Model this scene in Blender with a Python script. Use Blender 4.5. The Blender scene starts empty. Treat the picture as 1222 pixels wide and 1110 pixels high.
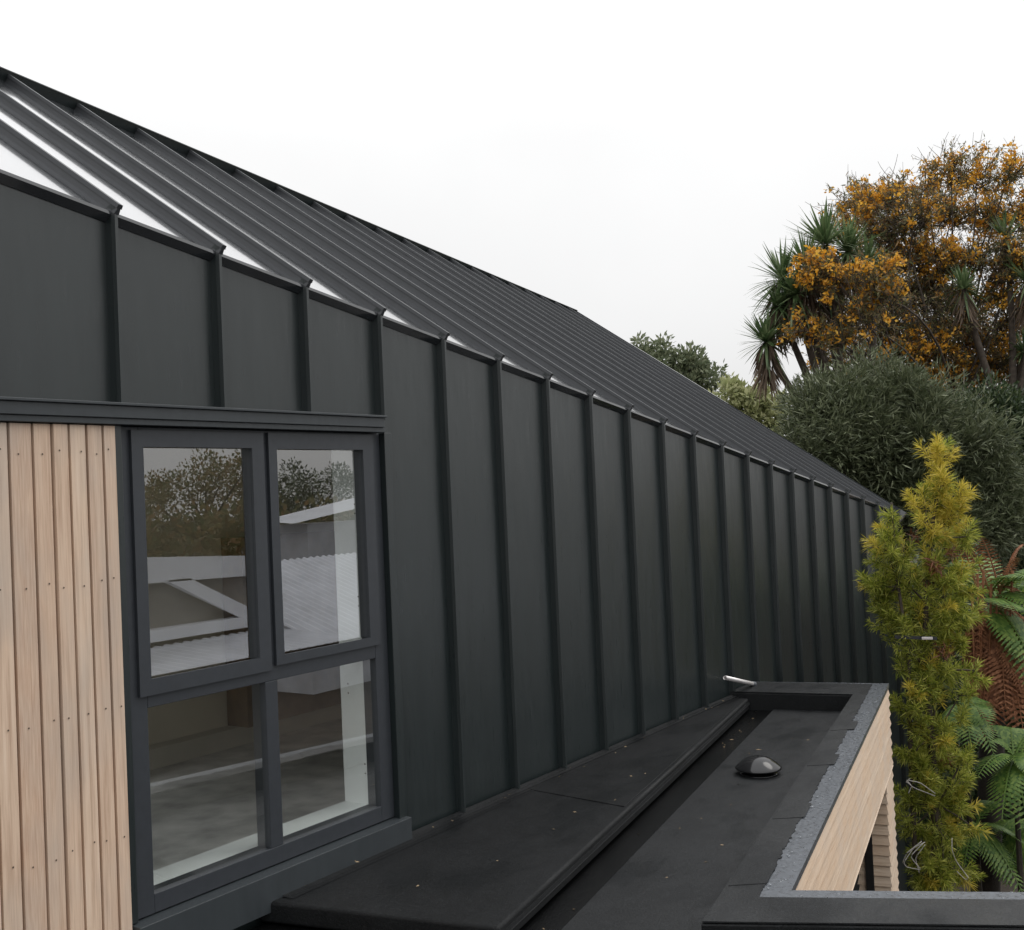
import bpy, math, random
import numpy as np
from mathutils import Vector
random.seed(7); rng = np.random.default_rng(11)
sc = bpy.context.scene; COL = sc.collection

# ------------------------------------------------------------------ camera
YAW, PITCH, ROLL = .596, .025, -.044
EYE = np.array([3.203, 0.0, 1.457])
FPX, CX, CY = 1350., 611., 555.
_f = np.array([-math.sin(YAW)*math.cos(PITCH), math.cos(YAW)*math.cos(PITCH), math.sin(PITCH)])
_r = np.array([math.cos(YAW), math.sin(YAW), 0.]); _u = np.cross(_r, _f)
RT = _r*math.cos(ROLL)+_u*math.sin(ROLL); UP = -_r*math.sin(ROLL)+_u*math.cos(ROLL)
def at(px, py, dep):
    """world point seen at a spot of the photograph, dep metres away"""
    return EYE + (_f + RT*(px-CX)/FPX + UP*(CY-py)/FPX)*dep
cam = bpy.data.cameras.new('camera'); co = bpy.data.objects.new('camera', cam); COL.objects.link(co)
from mathutils import Matrix
co.matrix_world = Matrix(((RT[0], UP[0], -_f[0], EYE[0]), (RT[1], UP[1], -_f[1], EYE[1]), (RT[2], UP[2], -_f[2], EYE[2]), (0, 0, 0, 1)))
cam.sensor_width = 36; cam.sensor_fit = 'HORIZONTAL'; cam.lens = 36*FPX/1222; cam.clip_end = 1000; cam.clip_start = .05
sc.camera = co

# ------------------------------------------------------------------ overcast sky and soft sun
SUN_EL, SUN_AZ = math.radians(58), math.radians(35)
w = bpy.data.worlds.new('World'); sc.world = w; w.use_nodes = True
nt = w.node_tree; nt.nodes.clear(); N = nt.nodes.new; Lk = nt.links.new
out = N('ShaderNodeOutputWorld'); bg = N('ShaderNodeBackground'); bg.inputs[1].default_value = .1
sky = N('ShaderNodeTexSky'); sky.sky_type = 'NISHITA'; sky.sun_disc = False; sky.sun_elevation = SUN_EL; sky.sun_rotation = SUN_AZ
sky.dust_density = 4
hs = N('ShaderNodeHueSaturation'); hs.inputs['Saturation'].default_value = .12
tc = N('ShaderNodeTexCoord'); sx = N('ShaderNodeSeparateXYZ'); rp = N('ShaderNodeValToRGB')
rp.color_ramp.elements[0].position = 0; rp.color_ramp.elements[0].color = (8.9, 8.9, 8.9, 1)
_e = rp.color_ramp.elements.new(.3); _e.color = (11.2, 11.2, 11.2, 1); _e = rp.color_ramp.elements.new(.5); _e.color = (15, 15, 15.1, 1)
rp.color_ramp.elements[-1].position = 1; rp.color_ramp.elements[-1].color = (21, 21.2, 21.6, 1)
ns = N('ShaderNodeTexNoise'); ns.inputs['Scale'].default_value = 2.2; ns.inputs['Detail'].default_value = 5
mr = N('ShaderNodeMapRange'); mr.inputs[3].default_value = .86; mr.inputs[4].default_value = 1.14
ml = N('ShaderNodeMix'); ml.data_type = 'RGBA'; ml.blend_type = 'MULTIPLY'; ml.inputs[0].default_value = 1
mx = N('ShaderNodeMix'); mx.data_type = 'RGBA'; mx.inputs[0].default_value = .82
Lk(sky.outputs[0], hs.inputs['Color']); Lk(tc.outputs['Generated'], sx.inputs[0]); Lk(sx.outputs[2], rp.inputs[0])
Lk(tc.outputs['Generated'], ns.inputs['Vector']); Lk(ns.outputs['Fac'], mr.inputs[0])
Lk(rp.outputs[0], ml.inputs[6]); Lk(mr.outputs[0], ml.inputs[7])
Lk(hs.outputs[0], mx.inputs[6]); Lk(ml.outputs[2], mx.inputs[7]); Lk(mx.outputs[2], bg.inputs[0]); Lk(bg.outputs[0], out.inputs[0])
sl = bpy.data.lights.new('sun', 'SUN'); sl.energy = .55; sl.angle = math.radians(25); sl.color = (1, .96, .9)
so = bpy.data.objects.new('sun', sl); COL.objects.link(so)
sd = Vector((math.sin(SUN_AZ)*math.cos(SUN_EL), math.cos(SUN_AZ)*math.cos(SUN_EL), math.sin(SUN_EL)))
so.rotation_euler = sd.to_track_quat('Z', 'Y').to_euler()
sc.view_settings.view_transform = 'Standard'; sc.view_settings.look = 'None'; sc.view_settings.exposure = 0; sc.view_settings.gamma = 1
sc.cycles.max_bounces = 8; sc.cycles.transparent_max_bounces = 16

# ------------------------------------------------------------------ materials
class NT:
    def __init__(s, name):
        s.m = bpy.data.materials.new(name); s.m.use_nodes = True; s.t = s.m.node_tree
        s.p = s.t.nodes['Principled BSDF']; s.out = s.t.nodes['Material Output']
    def n(s, t, **k):
        o = s.t.nodes.new(t)
        for a, b in k.items(): setattr(o, a, b)
        return o
    def l(s, a, b): s.t.links.new(a, b)
    def coord(s, scale=(1, 1, 1)):
        g = s.n('ShaderNodeNewGeometry'); mp = s.n('ShaderNodeMapping'); mp.inputs['Scale'].default_value = scale
        s.l(g.outputs['Position'], mp.inputs[0]); return mp.outputs[0]
    def noise(s, vec, scale, detail=4, rough=.55):
        o = s.n('ShaderNodeTexNoise'); o.inputs['Scale'].default_value = scale; o.inputs['Detail'].default_value = detail
        o.inputs['Roughness'].default_value = rough; s.l(vec, o.inputs['Vector']); return o.outputs['Fac']
    def ramp(s, fac, stops):
        o = s.n('ShaderNodeValToRGB'); e = o.color_ramp.elements
        while len(e) < len(stops): e.new(.5)
        for q, (p, c) in zip(e, stops):
            q.position = p; q.color = (*c, 1) if len(c) == 3 else c
        s.l(fac, o.inputs[0]); return o.outputs[0]
    def rng(s, fac, a, b, lo=0., hi=1.):
        o = s.n('ShaderNodeMapRange'); o.inputs[1].default_value = lo; o.inputs[2].default_value = hi
        o.inputs[3].default_value = a; o.inputs[4].default_value = b; s.l(fac, o.inputs[0]); return o.outputs[0]
    def mix(s, fac, a, b, mode='MIX'):
        o = s.n('ShaderNodeMix', data_type='RGBA', blend_type=mode)
        if isinstance(fac, (int, float)): o.inputs[0].default_value = fac
        else: s.l(fac, o.inputs[0])
        for i, v in ((6, a), (7, b)):
            if isinstance(v, tuple): o.inputs[i].default_value = (*v, 1)
            else: s.l(v, o.inputs[i])
        return o.outputs[2]
    def bump(s, h, strength, dist=.01):
        o = s.n('ShaderNodeBump'); o.inputs['Strength'].default_value = strength; o.inputs['Distance'].default_value = dist
        s.l(h, o.inputs['Height']); s.l(o.outputs[0], s.p.inputs['Normal'])
    def col(s, c):
        if isinstance(c, tuple): s.p.inputs['Base Color'].default_value = (*c, 1)
        else: s.l(c, s.p.inputs['Base Color'])
    def rough(s, r):
        if isinstance(r, (int, float)): s.p.inputs['Roughness'].default_value = r
        else: s.l(r, s.p.inputs['Roughness'])

def metal_paint(name, c, r0, r1, streak=(6, 6, .5), bump=.06):
    k = NT(name); v = k.coord(streak); a = k.noise(v, 3, 5)
    f = k.noise(k.coord((30, 30, 1.2)), 4, 3)
    d = tuple(x*1.2 for x in c)
    k.col(k.mix(k.rng(a, 0, 1, .3, .75), c, d)); k.rough(k.rng(f, r0, r1, .3, .7))
    k.bump(k.noise(k.coord((1.2, 3, .8)), 2.2, 2), bump, .02); return k.m
M = {}
M['wall_metal'] = metal_paint('dark_wall_metal', (.0125, .0180, .0185), .27, .42, bump=.22)
M['wall_metal'].node_tree.nodes['Principled BSDF'].inputs['IOR'].default_value = 1.62
M['roof_metal'] = metal_paint('dark_roof_metal', (.030, .033, .037), .10, .2, (5, 5, 5), .03)
M['seam_metal'] = metal_paint('dark_seam_metal', (.040, .043, .047), .4, .5, (5, 5, 5), .03)
_p = M['roof_metal'].node_tree.nodes['Principled BSDF']; _p.inputs['IOR'].default_value = 1.9; _p.inputs['Coat Weight'].default_value = 1; _p.inputs['Coat Roughness'].default_value = .06
M['flash_metal'] = metal_paint('flashing_metal', (.034, .040, .044), .35, .5, (8, 8, 3), .05)
M['joinery'] = metal_paint('window_joinery', (.030, .034, .040), .42, .5, (10, 10, 10), .0)
def cap_mat():
    k = NT('cap_metal'); a = k.noise(k.coord((14, 14, 14)), 4, 6); b = k.noise(k.coord(), 90, 3)
    c = k.mix(k.rng(a, 0, 1, .35, .7), (.085, .093, .105), (.14, .152, .17))
    k.col(k.mix(k.rng(b, 0, .3, .55, .7), c, (.2, .21, .235))); k.rough(k.rng(a, .2, .5, .3, .7)); k.p.inputs['Metallic'].default_value = .35
    k.bump(b, .05, .003); return k.m
M['cap_metal'] = cap_mat()
def membrane(name, c, r0, r1, sp=.28):
    k = NT(name); a = k.noise(k.coord(), 2.3, 6, .6); b = k.noise(k.coord(), 130, 3, .7); e = k.noise(k.coord((1, 1, 1)), 14, 7, .75)
    wet = k.noise(k.coord((1, .45, 1)), 3.1, 6, .62); fine = k.noise(k.coord(), 420, 2)
    g = k.mix(k.rng(a, 0, 1, .35, .68), c, tuple(x*1.55 for x in c))
    g = k.mix(k.rng(e, 0, .7, .54, .72), g, tuple(x*2.5 for x in c))
    g = k.mix(k.rng(b, 0, .8, .52, .72), g, tuple(x*3.4 for x in c))
    g = k.mix(k.rng(fine, 0, .9, .6, .72), g, tuple(x*6 for x in c)); k.col(g)
    k.rough(k.rng(wet, r0*.55, r1, .38, .60)); k.bump(k.mix(.45, b, k.mix(.3, e, wet)), .6, .006); k.p.inputs['Specular IOR Level'].default_value = sp; return k.m
M['membrane'] = membrane('bitumen_membrane', (.0085, .0092, .0098), .5, .72)
M['membrane_dark'] = membrane('dark_bitumen_membrane', (.0062, .0067, .0071), .5, .72, .2)
M['wet_membrane'] = membrane('wet_bitumen', (.0022, .0023, .0024), .06, .16, .4)
def cedar(name, axis, cols, knots=True):
    k = NT(name); s = [1, 1, 1]
    s = {'z': (60, 60, 2.2), 'h': (4, 1.6, 70)}[axis]
    g = k.noise(k.coord(s), 1., 8, .65); fine = k.noise(k.coord(tuple(x*3.5 for x in s)), 1., 4, .6)
    broad = k.noise(k.coord((3, 3, 1.1)), 1.3, 4)
    rnd = k.n('ShaderNodeNewGeometry').outputs['Random Per Island']
    c = k.ramp(g, [(.25, cols[0]), (.5, cols[1]), (.75, cols[2])])
    c = k.mix(k.rng(rnd, 0, .95), c, k.mix(k.rng(fine, 0, 1, .3, .7), cols[3], cols[1]))
    c = k.mix(k.rng(broad, 0, .75, .44, .68), c, cols[4])
    k.col(c); k.rough(.7); k.bump(k.mix(.5, g, fine), .35, .003); return k.m
M['cedar'] = cedar('weathered_cedar', 'z', ((.34, .205, .135), (.70, .525, .385), (.84, .68, .535), (.48, .295, .20), (.48, .405, .34)))
M['cedar_h'] = cedar('pale_cedar', 'h', ((.36, .24, .15), (.70, .55, .41), (.84, .71, .57), (.58, .40, .26), (.60, .49, .39)))
def plain(name, c, r=.6, var=.25, scale=6, metallic=0, bump=0):
    k = NT(name); a = k.noise(k.coord(), scale, 5)
    k.col(k.mix(k.rng(a, 0, 1, .3, .7), tuple(x*(1-var) for x in c), tuple(x*(1+var) for x in c))); k.rough(r); k.p.inputs['Metallic'].default_value = metallic
    if bump: k.bump(k.noise(k.coord(), scale*6, 4), bump, .01)
    return k.m
M['nail'] = plain('nail_head', (.10, .07, .05), .5)
M['dark_gap'] = plain('building_paper', (.030, .012, .008), .9)
M['white_board'] = plain('white_reveal', (.86, .87, .86), .5, .03, 3)
M['room_floor'] = plain('concrete_floor', (.62, .61, .58), .7, .3, 5, bump=.1)
M['room_wall'] = plain('plaster_wall', (.72, .66, .55), .7, .08, 2)
M['skirting'] = plain('skirting_paint', (.55, .52, .45), .5, .05)
M['brown_wood'] = plain('brown_timber', (.17, .11, .06), .5, .3, 8)
M['black'] = plain('black_frame', (.012, .012, .012), .5)
M['plastic'] = plain('gloss_black_plastic', (.012, .012, .013), .13, .1)
M['silver'] = plain('galvanised_pipe', (.72, .69, .68), .3, .1, 20, .6)
M['ground'] = plain('leaf_litter_soil', (.035, .026, .018), .95, .5, 5, bump=.5)
M['bark'] = plain('bark', (.07, .055, .042), .9, .45, 12, bump=.6)
M['bark_dark'] = plain('bark_dark', (.035, .028, .022), .9, .45, 14, bump=.6)
M['bark_pale'] = plain('pale_bark', (.24, .22, .18), .9, .3, 12, bump=.4)
M['white_paint'] = plain('white_paint', (.80, .82, .86), .5, .06, 3)
M['grey_wall'] = plain('grey_wall', (.27, .26, .24), .8, .15, 3)
M['zinc'] = plain('corrugated_zinc', (.58, .60, .64), .45, .12, 3, .2)
M['wire'] = plain('garden_wire', (.38, .36, .33), .5, .1)
M['strap'] = plain('rubber_strap', (.02, .022, .026), .5)
M['litter'] = plain('litter', (.30, .22, .13), .8, .6, 60)
def glass():
    k = NT('window_glass'); tr = k.n('ShaderNodeBsdfTransparent'); tr.inputs[0].default_value = (.97, .99, .98, 1)
    gl = k.n('ShaderNodeBsdfGlossy'); gl.inputs['Roughness'].default_value = 0.0
    fr = k.n('ShaderNodeFresnel'); fr.inputs[0].default_value = 3.5; m = k.n('ShaderNodeMixShader')
    gm = k.n('ShaderNodeNewGeometry'); mu = k.n('ShaderNodeMath', operation='MULTIPLY'); iv = k.n('ShaderNodeMath', operation='SUBTRACT'); iv.inputs[0].default_value = 1
    k.l(gm.outputs['Backfacing'], iv.inputs[1]); k.l(fr.outputs[0], mu.inputs[0]); k.l(iv.outputs[0], mu.inputs[1]); k.l(mu.outputs[0], m.inputs[0]); k.l(tr.outputs[0], m.inputs[1]); k.l(gl.outputs[0], m.inputs[2]); k.l(m.outputs[0], k.out.inputs[0]); return k.m
M['glass'] = glass()
def droplet():
    k = NT('rain_water'); k.col((.4, .43, .46)); k.rough(.05); k.p.inputs['Transmission Weight'].default_value = .7; return k.m
M['drop'] = droplet()
def leaf(name, stops, rough=.5, trans=.25):
    k = NT(name); rnd = k.n('ShaderNodeNewGeometry').outputs['Random Per Island']
    c = k.ramp(rnd, stops); k.col(c); k.rough(rough)
    t = k.n('ShaderNodeBsdfTranslucent'); k.l(c, t.inputs[0]); m = k.n('ShaderNodeMixShader'); m.inputs[0].default_value = trans
    k.l(k.p.outputs[0], m.inputs[1]); k.l(t.outputs[0], m.inputs[2]); k.l(m.outputs[0], k.out.inputs[0]); return k.m
M['needle'] = leaf('conifer_needles', [(0, (.09, .13, .018)), (.45, (.33, .38, .05)), (1, (.58, .56, .13))], .45, .45)
M['needle_gold'] = leaf('young_gold_needles', [(0, (.36, .32, .035)), (.5, (.62, .52, .07)), (1, (.78, .62, .14))], .45, .45)
M['needle_dead'] = leaf('dead_needles', [(0, (.10, .035, .015)), (1, (.22, .08, .03))])
M['fern'] = leaf('fern_green', [(0, (.055, .125, .026)), (.5, (.12, .21, .04)), (1, (.21, .30, .065))], .5, .3)
M['fern_dead'] = leaf('fern_rust', [(0, (.15, .06, .03)), (.5, (.30, .125, .06)), (1, (.42, .19, .10))], .8, .1)
M['olive'] = leaf('olive_leaves', [(0, (.052, .068, .03)), (.6, (.105, .125, .06)), (.92, (.165, .185, .10)), (1, (.24, .26, .16))], .6, .2)
M['cord'] = leaf('cabbage_tree_leaves', [(0, (.06, .11, .04)), (.5, (.12, .18, .075)), (1, (.24, .30, .15))], .4, .3)
M['cord_dead'] = leaf('dead_strap_leaves', [(0, (.08, .056, .038)), (1, (.20, .145, .10))], .8, .2)
M['orange'] = leaf('orange_leaves', [(0, (.50, .22, .018)), (.5, (.78, .40, .035)), (1, (.90, .56, .09))], .5, .45)
M['brown_leaf'] = leaf('brown_olive_leaves', [(0, (.10, .125, .05)), (.5, (.20, .18, .08)), (1, (.30, .19, .09))], .6, .45)
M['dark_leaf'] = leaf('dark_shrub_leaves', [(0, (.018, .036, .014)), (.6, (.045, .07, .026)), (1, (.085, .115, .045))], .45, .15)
M['far_leaf'] = leaf('far_tree_leaves', [(0, (.10, .13, .07)), (.5, (.17, .20, .115)), (1, (.25, .27, .16))], .6, .4)
M['pale_leaf'] = leaf('pale_tree_leaves', [(0, (.22, .25, .10)), (.5, (.34, .36, .17)), (1, (.46, .46, .26))], .6, .45)

# ------------------------------------------------------------------ object helpers
def link(name, me, parent=None):
    o = bpy.data.objects.new(name, me); COL.objects.link(o)
    if parent is not None:
        o.parent = parent; o.matrix_parent_inverse = parent_world(parent).inverted()
    return o
def parent_world(p):
    m = Matrix.Translation(p.location)
    return m if p.parent is None else m      # parents are unrotated; sub-parts hang on untransformed meshes
def tag(o, label=None, cat=None, group=None, kind=None):
    for k, v in (('label', label), ('category', cat), ('group', group), ('kind', kind)):
        if v: o[k] = v
    return o
def thing(name, label, cat, loc=(0, 0, 0), group=None):
    o = bpy.data.objects.new(name, None); COL.objects.link(o); o.location = [float(x) for x in loc]; o.empty_display_size = .2
    return tag(o, label, cat, group)
class MB:
    def __init__(s): s.v = []; s.f = []; s.mi = []; s.n = 0
    def add(s, V, Fs, mi=0):
        s.v.append(np.asarray(V, float).reshape(-1, 3)); k = s.n
        for f in Fs: s.f.append([i+k for i in f]); s.mi.append(mi)
        s.n += len(s.v[-1]); return s
    def quads(s, V, mi=0):          # V (n,4,3)
        V = np.asarray(V); n = len(V); k = s.n
        s.v.append(V.reshape(-1, 3)); idx = (np.arange(n*4).reshape(n, 4)+k).tolist()
        s.f += idx; s.mi += (list(mi) if hasattr(mi, '__len__') else [mi]*n); s.n += n*4; return s
    def prism(s, poly, z0, z1, mi=0):
        poly = [tuple(p) for p in poly]; n = len(poly)
        a = sum(poly[i][0]*poly[(i+1) % n][1]-poly[(i+1) % n][0]*poly[i][1] for i in range(n))
        if a < 0: poly = poly[::-1]
        V = [(x, y, z0) for x, y in poly]+[(x, y, z1) for x, y in poly]
        Fs = [list(range(n))[::-1], list(range(n, 2*n))]+[[i, (i+1) % n, n+(i+1) % n, n+i] for i in range(n)]
        return s.add(V, Fs, mi)
    def frustum(s, p0, z0, p1, z1, mi=0):
        n = len(p0); V = [(x, y, z0) for x, y in p0]+[(x, y, z1) for x, y in p1]
        return s.add(V, [list(range(n))[::-1], list(range(n, 2*n))]+[[i, (i+1) % n, n+(i+1) % n, n+i] for i in range(n)], mi)
    def box(s, x0, x1, y0, y1, z0, z1, mi=0):
        return s.prism([(x0, y0), (x1, y0), (x1, y1), (x0, y1)], z0, z1, mi)
    def hexa(s, P, mi=0):           # 8 points: bottom ring, top ring
        return s.add(P, [[3, 2, 1, 0], [4, 5, 6, 7], [0, 1, 5, 4], [1, 2, 6, 5], [2, 3, 7, 6], [3, 0, 4, 7]], mi)
    def tube(s, pts, rad, sides=7, mi=0):
        pts = np.asarray(pts, float); n = len(pts); rad = np.broadcast_to(rad, n); V = []
        T = np.gradient(pts, axis=0); T /= np.linalg.norm(T, axis=1)[:, None]+1e-9
        a = np.array([.31, .17, .93]); 
        for i in range(n):
            b = np.cross(T[i], a if abs(T[i]@a) < .97 else np.array([1., 0, 0])); b /= np.linalg.norm(b); c = np.cross(T[i], b)
            for k in range(sides):
                t = 2*math.pi*k/sides; V.append(pts[i]+(b*math.cos(t)+c*math.sin(t))*rad[i])
        Fs = [[i*sides+k, i*sides+(k+1) % sides, (i+1)*sides+(k+1) % sides, (i+1)*sides+k] for i in range(n-1) for k in range(sides)]
        Fs += [list(range(sides))[::-1], [(n-1)*sides+k for k in range(sides)]]
        return s.add(V, Fs, mi)
    def build(s, name, mats, parent=None, smooth=False, bevel=0):
        me = bpy.data.meshes.new(name); V = np.concatenate(s.v) if s.v else np.zeros((0, 3))
        off = np.zeros(3)
        q = parent
        while q is not None:
            off += np.array(q.location); q = q.parent
        V = V-off
        tot = np.array([len(f) for f in s.f]); lv = np.concatenate([np.asarray(f) for f in s.f])
        me.vertices.add(len(V)); me.vertices.foreach_set('co', V.ravel())
        me.loops.add(len(lv)); me.loops.foreach_set('vertex_index', lv.astype(np.int32))
        me.polygons.add(len(tot)); st = np.concatenate([[0], np.cumsum(tot)[:-1]])
        me.polygons.foreach_set('loop_start', st.astype(np.int32))
        me.polygons.foreach_set('material_index', np.array(s.mi, np.int32))
        me.polygons.foreach_set('use_smooth', np.full(len(tot), bool(smooth)))
        for m in (mats if isinstance(mats, (list, tuple)) else [mats]): me.materials.append(m)
        me.update(calc_edges=True); me.validate()
        o = bpy.data.objects.new(name, me); COL.objects.link(o)
        if parent is not None: o.parent = parent
        if bevel:
            b = o.modifiers.new('bevel', 'BEVEL'); b.width = bevel; b.segments = 2 if bevel < .01 else 3; b.limit_method = 'ANGLE'; b.angle_limit = math.radians(40)
            if bevel > .01:
                me.polygons.foreach_set('use_smooth', np.ones(len(tot), bool)); o.modifiers.new('weighted', 'WEIGHTED_NORMAL')
        return o
def unit(a): return a/(np.linalg.norm(a, axis=-1, keepdims=True)+1e-9)
def rdir(n): return unit(rng.normal(size=(n, 3)))
def leaf_quads(P, D, L, W):
    n = len(P); S = unit(np.cross(D, rdir(n))); L = np.broadcast_to(L, n)[:, None]; W = np.broadcast_to(W, n)[:, None]
    m = P+D*L*.45
    return np.stack([P, m+S*W*.5, P+D*L, m-S*W*.5], 1)

# ------------------------------------------------------------------ setting
GZ = -2.7
g = MB(); g.add([(-300, -200, GZ), (300, -200, GZ), (300, 400, GZ), (-300, 400, GZ)], [[0, 1, 2, 3]])
tag(g.build('ground', M['ground']), 'dark leaf-littered soil below the trees', 'ground', kind='structure')

# ------------------------------------------------------------------ the dark metal house
house = thing('house', 'dark grey standing-seam metal house with long sloping roof and cedar panel', 'house', (0, 6, GZ))
S, Y0 = .45, 2.412
def ez(y): return 2.812-.148*y
YE = 11.7
RD = np.array([-1., -.12, .70]); RN = unit(np.cross(np.array([0, 1, -.148]), RD))
ZR = 3.52
def ridge(y): return np.array([0, y, ez(y)])+RD*(ZR-ez(y))/.70
seams = [Y0+S*n for n in range(-12, 21)]
XP = -.042
def pans(y0, y1, zb, mb, seam_list):
    """one folded sheet: flat pans with raised seams, cut to the eave line"""
    prof = [(y0, XP)]
    for c in seam_list:
        if y0+.02 < c < y1-.02:
            prof += [(c-.0155, XP), (c-.0105, -.017), (c-.0115, -.015), (c-.0065, .0), (c+.0055, .0), (c+.008, -.015), (c+.0075, -.017), (c+.010, XP)]
    prof += [(y1, XP)]
    def zt(y, x): return ez(y)+.70*(-x)-.012+(.038 if x > -.02 else 0)
    V = [(x, y, zb) for y, x in prof]+[(x, y, zt(y, x)) for y, x in prof]; n = len(prof)
    mb.add(V, [[i, i+1, n+i+1, n+i] for i in range(n-1)])
wall = MB()
pans(-4.4, 3.80, 1.80, wall, seams)
pans(3.80, YE, GZ, wall, seams)
# inside leaf of the wall: closed behind the cladding, leaving the window opening
def slab(y0, y1, zb, zt0, zt1):
    wall.hexa([(-.24, y0, zb), (XP-.01, y0, zb), (XP-.01, y1, zb), (-.24, y1, zb), (-.24, y0, zt0), (XP-.01, y0, zt0), (XP-.01, y1, zt1), (-.24, y1, zt1)])
slab(-4.4, 2.395, GZ, ez(-4.4)-.1, ez(2.395)-.1); slab(3.82, YE-.01, GZ, ez(3.82)-.1, ez(YE)-.1)
slab(2.395, 3.82, 1.7445, ez(2.395)-.1, ez(3.82)-.1); slab(2.395, 3.82, GZ, .03, .03)
wall.build('wall', M['wall_metal'], house)
# gable end and rear walls
ew = MB(); r1 = ridge(YE); bk = np.array([r1[0]-3.2, r1[1]-.55, 2.75])
e0 = np.array([-.02, YE-.012, 0])
ew.add([(e0[0], e0[1], GZ), (bk[0], bk[1], GZ), (bk[0], bk[1], bk[2]-.05), (r1[0], r1[1]-.012, r1[2]-.06), (e0[0], e0[1], ez(YE)-.04)], [[0, 1, 2, 3, 4]])
r0 = ridge(-4.4); bk0 = np.array([-4.2, -4.6, 0])
ew.add([(bk[0], bk[1], GZ), (-3.2, -5.2, GZ), (-3.2, -5.2, -.15), (bk[0], bk[1], -.15)], [[0, 1, 2, 3]])
ew.build('rear_wall', M['wall_metal'], house)
# roof
rf = MB()
def rp3(y, t, h=0): return np.array([0, y, ez(y)])+RD*t+RN*h
ya = -4.4
tl = lambda y: (ZR-ez(y))/.70
e_out = -.014
P = [rp3(ya, -e_out), rp3(YE, -e_out), rp3(YE, tl(YE)), rp3(ya, tl(ya))]
rf.add(P+[p-RN*.012 for p in P], [[0, 1, 2, 3], [7, 6, 5, 4], [0, 4, 5, 1], [1, 5, 6, 2], [3, 2, 6, 7], [0, 3, 7, 4]])
# folded eave edge
q = [rp3(ya, -e_out), rp3(YE, -e_out)]
rf.add([q[0]+[.002, 0, .0], q[1]+[.002, 0, .0], q[1]+[.002, 0, -.011], q[0]+[.002, 0, -.011], q[0]+[-.024, 0, -.034], q[1]+[-.024, 0, -.034]], [[0, 1, 2, 3], [3, 2, 5, 4]])
ed = unit(np.array([0, 1., -.148]))
def fin(y):
    t1 = tl(y)+.01; a, b = .0, t1
    for (h0, h1, wd0, wd1) in ((0, .022, .010, .006), (.022, .037, .0105, .0085)):
        Pn = []
        for (h, wd) in ((h0, wd0), (h1, wd1)):
            Pn += [rp3(y, a, h)-ed*wd, rp3(y, a, h)+ed*wd, rp3(y, b, h)+ed*wd, rp3(y, b, h)-ed*wd]
        rf.hexa(Pn, 1)
for y in seams:
    if y > -4.2: fin(y)
roof = rf.build('roof', [M['roof_metal'], M['seam_metal']], house)
rc = MB()                       # ridge capping: upstand and flat top, running down the ridge
R0, R1 = ridge(-4.4), ridge(YE)
rd = unit(R1-R0); rs = np.array([rd[1], -rd[0], 0]); R1 = R1+rd*.04
def ridgebox(h0, h1, w0, w1):
    rc.hexa([R0+rs*w0+[0, 0, h0], R0+rs*w1+[0, 0, h0], R1+rs*w1+[0, 0, h0], R1+rs*w0+[0, 0, h0], R0+rs*w0+[0, 0, h1], R0+rs*w1+[0, 0, h1], R1+rs*w1+[0, 0, h1], R1+rs*w0+[0, 0, h1]])
HA, HB = .050, .026
rc.hexa([R0+rs*-.05+[0, 0, -.03], R0+rs*-.012+[0, 0, -.03], R1+rs*-.012+[0, 0, -.03], R1+rs*-.05+[0, 0, -.03], R0+rs*-.05+[0, 0, HA], R0+rs*.03+[0, 0, HA], R1+rs*.03+[0, 0, HB], R1+rs*-.05+[0, 0, HB]])
rc.hexa([R0+rs*-.16+[0, 0, HA], R0+rs*.033+[0, 0, HA], R1+rs*.033+[0, 0, HB], R1+rs*-.16+[0, 0, HB], R0+rs*-.16+[0, 0, HA+.005], R0+rs*.033+[0, 0, HA+.005], R1+rs*.033+[0, 0, HB+.005], R1+rs*-.16+[0, 0, HB+.005]])
rc.build('ridge_flashing', M['wall_metal'], roof)
vb = MB(); v0, v1 = rp3(YE, -.03), rp3(YE, tl(YE)); n_ = RN
vb.hexa([v0-n_*.12, v0-n_*.12+ed*.03, v1-n_*.12+ed*.03, v1-n_*.12, v0+n_*.034, v0+n_*.034+ed*.05, v1+n_*.034+ed*.05, v1+n_*.034])
vb.build('barge_flashing', M['roof_metal'], roof)
rb = MB(); rb.add([R0, R1, (bk[0], bk[1], bk[2]), (-3.2, -5.2, 2.75)], [[0, 1, 2, 3]]); rb.build('rear_roof', M['roof_metal'], house)
# head flashing over cladding and window
hf = MB(); yb = -4.4
def strip(x0, x1, z0, z1, y0, y1): hf.box(x0, x1, y0, y1, z0, z1)
hf.box(-.04, .022, yb, 3.728, 1.765, 1.806); hf.box(-.04, .034, yb, 3.732, 1.806, 1.816); hf.box(-.04, .012, yb, 3.74, 1.744, 1.765)
hf.build('head_flashing', M['flash_metal'], house, bevel=.002)
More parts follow.
